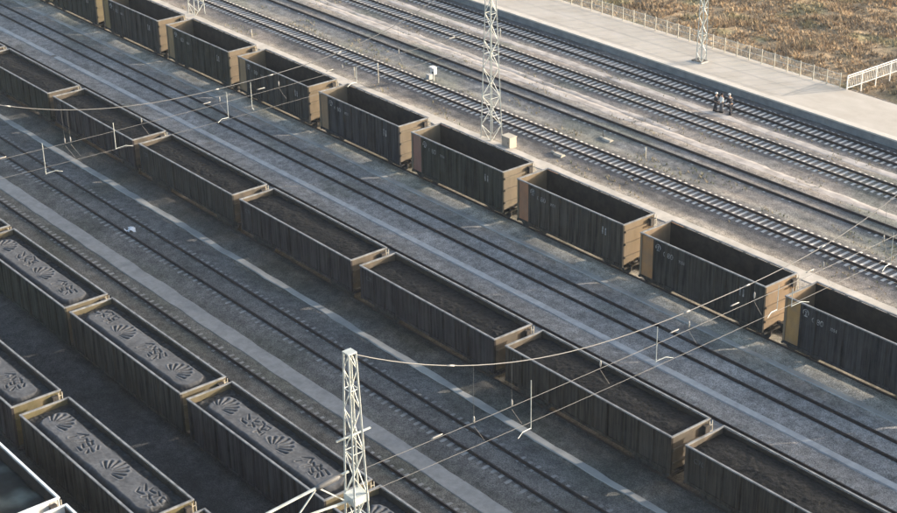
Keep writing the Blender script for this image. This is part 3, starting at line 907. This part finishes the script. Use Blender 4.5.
# ------------------------------------------------------------------ trackside equipment
t = thing('equipment_cabinet', (-91.0, 79.55, -.42), 'beige equipment cabinet at the foot of the tall lattice mast', 'cabinet')
part('body', MB().box(-.48, .48, -.36, .36, .12, .98), M['cabinet'], t)
part('roof', MB().box(-.52, .52, -.40, .40, .983, 1.05), M['cabinet'], t)
part('plinth', MB().box(-.62, .62, -.49, .49, -.1, .117), M['concrete'], t)
part('door', MB().box(-.42, .42, -.385, -.363, .2, .92), M['cabinet'], t)
part('handle', MB().box(.3, .34, -.41, -.386, .5, .68), M['iron'], t)

t = thing('dwarf_signal', (-107.2, 84.85, -.35), 'small white-hooded dwarf signal on a post between the far tracks', 'signal')
part('post', MB().tube([(0, 0, 0), (0, 0, .8)], .05, 8), M['galv'], t)
part('housing', MB().box(-.26, .26, -.16, .16, .75, 1.45), M['whitepaint'], t)
part('hood', MB().box(-.26, .26, -.34, -.163, 1.36, 1.45), M['whitepaint'], t)
part('lens', MB().tube([(.08, -.163, .92), (.08, -.19, .92)], .1, 12), M['iron'], t)
part('relay_box', MB().box(-.85, -.4, -.2, .2, -.1, .55), M['path_mid'], t)

def marker(loc, h, label, foot=False):
    t = thing('marker_post', loc, label, 'post', 'slim marker posts by the far tracks')
    part('shaft', MB().tube([(0, 0, -.1), (0, 0, h)], .045, 8), M['cream'], t)
    part('plate', MB().box(-.09, .09, -.06, -.047, h - .28, h - .03), M['whitepaint'], t)
    if foot: part('ground_bar', MB().box(0.06, 1.5, -.05, .05, .02, .09), M['cream'], t)
marker((-110.1, 80.9, -.42), 2.0, 'slim cream post with a bar at its foot beside the pale path', True)
marker((-112.7, 80.2, -.42), 1.1, 'short cream post just left of the post with a foot bar')
marker((-128.8, 79.75, -.42), .95, 'short white post on the pale path behind the second empty wagons')
marker((-82.0, 85.8, -.42), 1.1, 'short thin post between the two tracks right of the point machines')
marker((-112.7, 97.4, -.42), 1.1, 'short thin post near the platform track by the top edge')

def point_machine(loc, label):
    t = thing('point_machine', loc, label, 'point machine', 'point machines')
    part('casing', MB().prism([(-.25, 0), (.25, 0), (.25, .17), (.15, .27), (-.15, .27), (-.25, .17)], -.5, .4), M['cabinet'], t)
    part('motor_cover', MB().tube([(-.95, .05, .14), (-.51, .05, .14)], .12, 10), M['cabinet'], t)
    part('base', MB().box(-1.2, .75, -.5, .5, -.1, -.003), M['concrete'], t)
    part('throw_rod', MB().bar((.2, .3, .12), (.2, 1.6, .08), .06), M['iron'], t)
    part('lever', MB().tube([(-.55, 0, .3), (-.62, -.05, .85)], .03, 6), M['iron'], t)
point_machine((-86.8, 81.15, -.36), 'white point machine between the pale path and the nearest far track')
point_machine((-86.6, 86.25, -.40), 'white point machine between the two middle far tracks')

# white litter
def litter(loc, s, label, seed):
    rr = random.Random(seed); bm = bmesh.new()
    bmesh.ops.create_icosphere(bm, subdivisions=2, radius=s)
    for v in bm.verts:
        k = 1 + .6 * mnoise.noise(v.co * (2.2 / s) + Vector((seed, 0, 0)))
        v.co = Vector((v.co.x * k * 1.3, v.co.y * k, max(v.co.z * .55 * k, -.05)))
    me = bpy.data.meshes.new('litter'); bm.to_mesh(me); bm.free(); me.materials.append(M['rag'])
    return tag(link('plastic_litter', me, None, loc, (0, 0, rr.uniform(0, 6))), label, 'litter', 'white litter on the ground')
t = thing('plastic_sheet', (-96.4, 48.5, -.14), 'crumpled white plastic sheet lying between rails near the wide grey path', 'litter')
for k, (a, L, w) in enumerate(((.3, .52, .2), (2.3, .5, .17), (4.3, .46, .2))):
    mb = MB(); N = 6
    for i in range(N + 1):
        tt = i / N; x = L * tt; ww = w * (1 - .55 * tt) * (0.5 + 1.1 * math.sin(math.pi * min(tt + .2, 1)))
        zz = .10 + .13 * math.sin(tt * 5 + k)
        for q in (-1, 0, 1):
            px_, py_ = x, q * ww
            mb.v.append((px_ * math.cos(a) - py_ * math.sin(a), px_ * math.sin(a) + py_ * math.cos(a), zz - abs(q) * .08))
    for i in range(N):
        for q in (0, 1): mb.f.append((i * 3 + q, i * 3 + 3 + q, i * 3 + 4 + q, i * 3 + 1 + q))
    o = part('fold', mb, M['rag'], t); md = o.modifiers.new('thick', 'SOLIDIFY'); md.thickness = .015
litter((-97.7, 52.95, -.36), .11, 'small white scrap beside the third wagon of the long coal string', 3)
litter((-85.6, 52.95, -.36), .11, 'small white scrap beside the fourth wagon of the long coal string', 5)
litter((-73.2, 33.4, -.42), .10, 'small white scrap between the two sealed-coal strings', 8)

# ------------------------------------------------------------------ workers
def skin_obj(name, verts, edges, m, parent, root=0, lev=2):
    me = bpy.data.meshes.new(name)
    me.from_pydata([v[:3] for v in verts], edges, [])
    me.materials.append(m)
    o = link(name, me, parent)
    sk = o.modifiers.new('skin', 'SKIN'); sk.use_smooth_shade = True
    me.skin_vertices.new() if not me.skin_vertices else None
    for i, v in enumerate(verts):
        sv = me.skin_vertices[0].data[i]
        rr = v[3]; sv.radius = (rr, rr) if not isinstance(rr, tuple) else rr
        sv.use_root = (i == root)
    sub = o.modifiers.new('sub', 'SUBSURF'); sub.levels = lev; sub.render_levels = lev
    return o
M['skin'] = mat('skin', (.42, .27, .19)); M['hair'] = mat('hair', (.015, .013, .012))
def worker(loc, rz, label, top, trousers, helmet, lean=0.0, arm=((.28, .10), (.28, .12)), stride=.12):
    t = thing('person', loc, label, 'person', 'workers on the track', rz)
    t.scale = (.95, .95, .95)
    def ln(z): return lean * max(z - .9, 0)
    hipz, shz = .92, 1.42
    B = [(0, 0, hipz, .13), (0, ln(1.15), 1.15, .125), (0, ln(shz), 1.40, .14), (0, ln(1.5) + .01, 1.50, .055), (0, ln(1.56) + .03, 1.58, .085), (0, ln(1.7) + .035, 1.68, .09)]
    Ed = [(0, 1), (1, 2), (2, 3), (3, 4), (4, 5)]
    T = [v for v in B[:3]]; T = [(x, y, z, r_ + .045) for x, y, z, r_ in T]; Te = [(0, 1), (1, 2)]
    Lg = [(0, 0, hipz, .15)]; Le = []
    for k, s in enumerate((-1, 1)):
        fy = stride * s
        i = len(B)
        B += [(s * .095, 0, .86, .085), (s * .10, fy * .6 + .02, .48, .062), (s * .10, fy - .01, .10, .042), (s * .105, fy + .14, .04, .038)]
        Ed += [(0, i), (i, i + 1), (i + 1, i + 2), (i + 2, i + 3)]
        j = len(Lg)
        Lg += [(s * .095, 0, .84, .125), (s * .10, fy * .6 + .02, .48, .098), (s * .10, fy - .01, .10, .085)]
        sx, sy = s * .10, fy
        part('shoe', MB().prism([(sy - .09, -.01), (sy + .22, -.01), (sy + .22, .05), (sy + .08, .11), (sy - .09, .12)], sx - .06, sx + .06), M['hair'], t)
        Le += [(0, j), (j, j + 1), (j + 1, j + 2)]
        ey, wy = arm[k]
        sh = (s * .20, ln(1.4), 1.40); el = (s * (.25), ln(1.15) + ey * .35, 1.13); wr = (s * .23, ln(.95) + wy + ey * .5, .90 + ey * .35)
        i = len(B)
        B += [(*sh, .055), (*el, .043), (*wr, .030), (wr[0], wr[1] + .03, wr[2] - .07, .036)]
        Ed += [(2, i), (i, i + 1), (i + 1, i + 2), (i + 2, i + 3)]
        p = Vector(B[-1][:3])
        for q, (dx, dy, dz, L) in enumerate(((-.03, .01, -1, .085), (-.01, .015, -1, .095), (.01, .015, -1, .09), (.03, .01, -1, .07), (-s * .05, .05, -.6, .055))):
            i2 = len(B)
            a = p + Vector((dx, dy, -.02)); b_ = a + Vector((dx * .2, .02, dz * L))
            B += [(*a, .010), (*b_, .008)]; Ed += [(i + 3, i2), (i2, i2 + 1)]
        j = len(T)
        T += [(*sh, .095), (*el, .082), (wr[0], wr[1], wr[2], .066)]
        Te += [(2, j), (j, j + 1), (j + 1, j + 2)]
    skin_obj('body', B, Ed, M['skin'], t)
    skin_obj('jacket', T, Te, top, t)
    skin_obj('trousers', Lg, Le, trousers, t)
    hy = ln(1.7) + .03
    mb = MB(); rings = [(.118, 1.66), (.120, 1.70), (.105, 1.76), (.06, 1.80), (.01, 1.812)]
    for rr, z in rings:
        for k in range(12):
            a = 2 * math.pi * k / 12; mb.v.append((rr * math.cos(a), hy + rr * 1.12 * math.sin(a), z))
    for i in range(len(rings) - 1):
        for k in range(12): mb.f.append((i * 12 + k, i * 12 + (k + 1) % 12, i * 12 + 12 + (k + 1) % 12, i * 12 + 12 + k))
    part('hat' if helmet else 'hair', mb, helmet or M['hair'], t, smooth=True)
    fc = MB().box(-.045, -.02, hy + .085, hy + .1, 1.60, 1.615).box(.02, .045, hy + .085, hy + .1, 1.60, 1.615).box(-.025, .025, hy + .08, hy + .096, 1.535, 1.545)
    part('face', fc, M['hair'], t)
    part('nose', MB().add([(-.015, hy + .08, 1.565), (.015, hy + .08, 1.565), (0, hy + .115, 1.57), (0, hy + .085, 1.61)], [(0, 1, 2), (0, 2, 3), (1, 3, 2), (0, 3, 1)]), M['skin'], t)
    return t
dk = mat('dark_cloth', (.02, .022, .03), (.035, .036, .045), scale=8); pl = mat('pale_cloth', (.62, .62, .58), (.72, .72, .68), scale=8); gy = mat('grey_cloth', (.10, .10, .11), (.15, .15, .16), scale=8)
zg = ground_z(97.4) + .04
worker((-85.45, 97.55, zg), R(-60), 'person in dark clothes and pale hat, leftmost of the trackside group', dk, dk, M['whitepaint'])
worker((-84.95, 97.75, zg), R(150), 'person in pale jacket in the middle of the trackside group', pl, gy, None, stride=.05)
worker((-84.15, 98.0, zg), R(70), 'person in dark clothes leaning over, rightmost of the trackside group', dk, dk, M['whitepaint'], lean=.45, arm=((.3, .2), (.5, .25)), stride=.18)

# ------------------------------------------------------------------ haze
hm = bpy.data.materials.new('haze_air'); hm.use_nodes = True
hn = hm.node_tree; hn.nodes.remove(hn.nodes['Principled BSDF'])
pv = hn.nodes.new('ShaderNodeVolumePrincipled')
pv.inputs['Color'].default_value = (.78, .87, 1, 1)
pv.inputs['Density'].default_value = 0.00012
hn.links.new(pv.outputs[0], hn.nodes['Material Output'].inputs['Volume'])
tag(link('haze', MB().box(-2600, 2600, -2600, 2600, -1.8, 60).mesh('haze', hm)), kind='stuff')
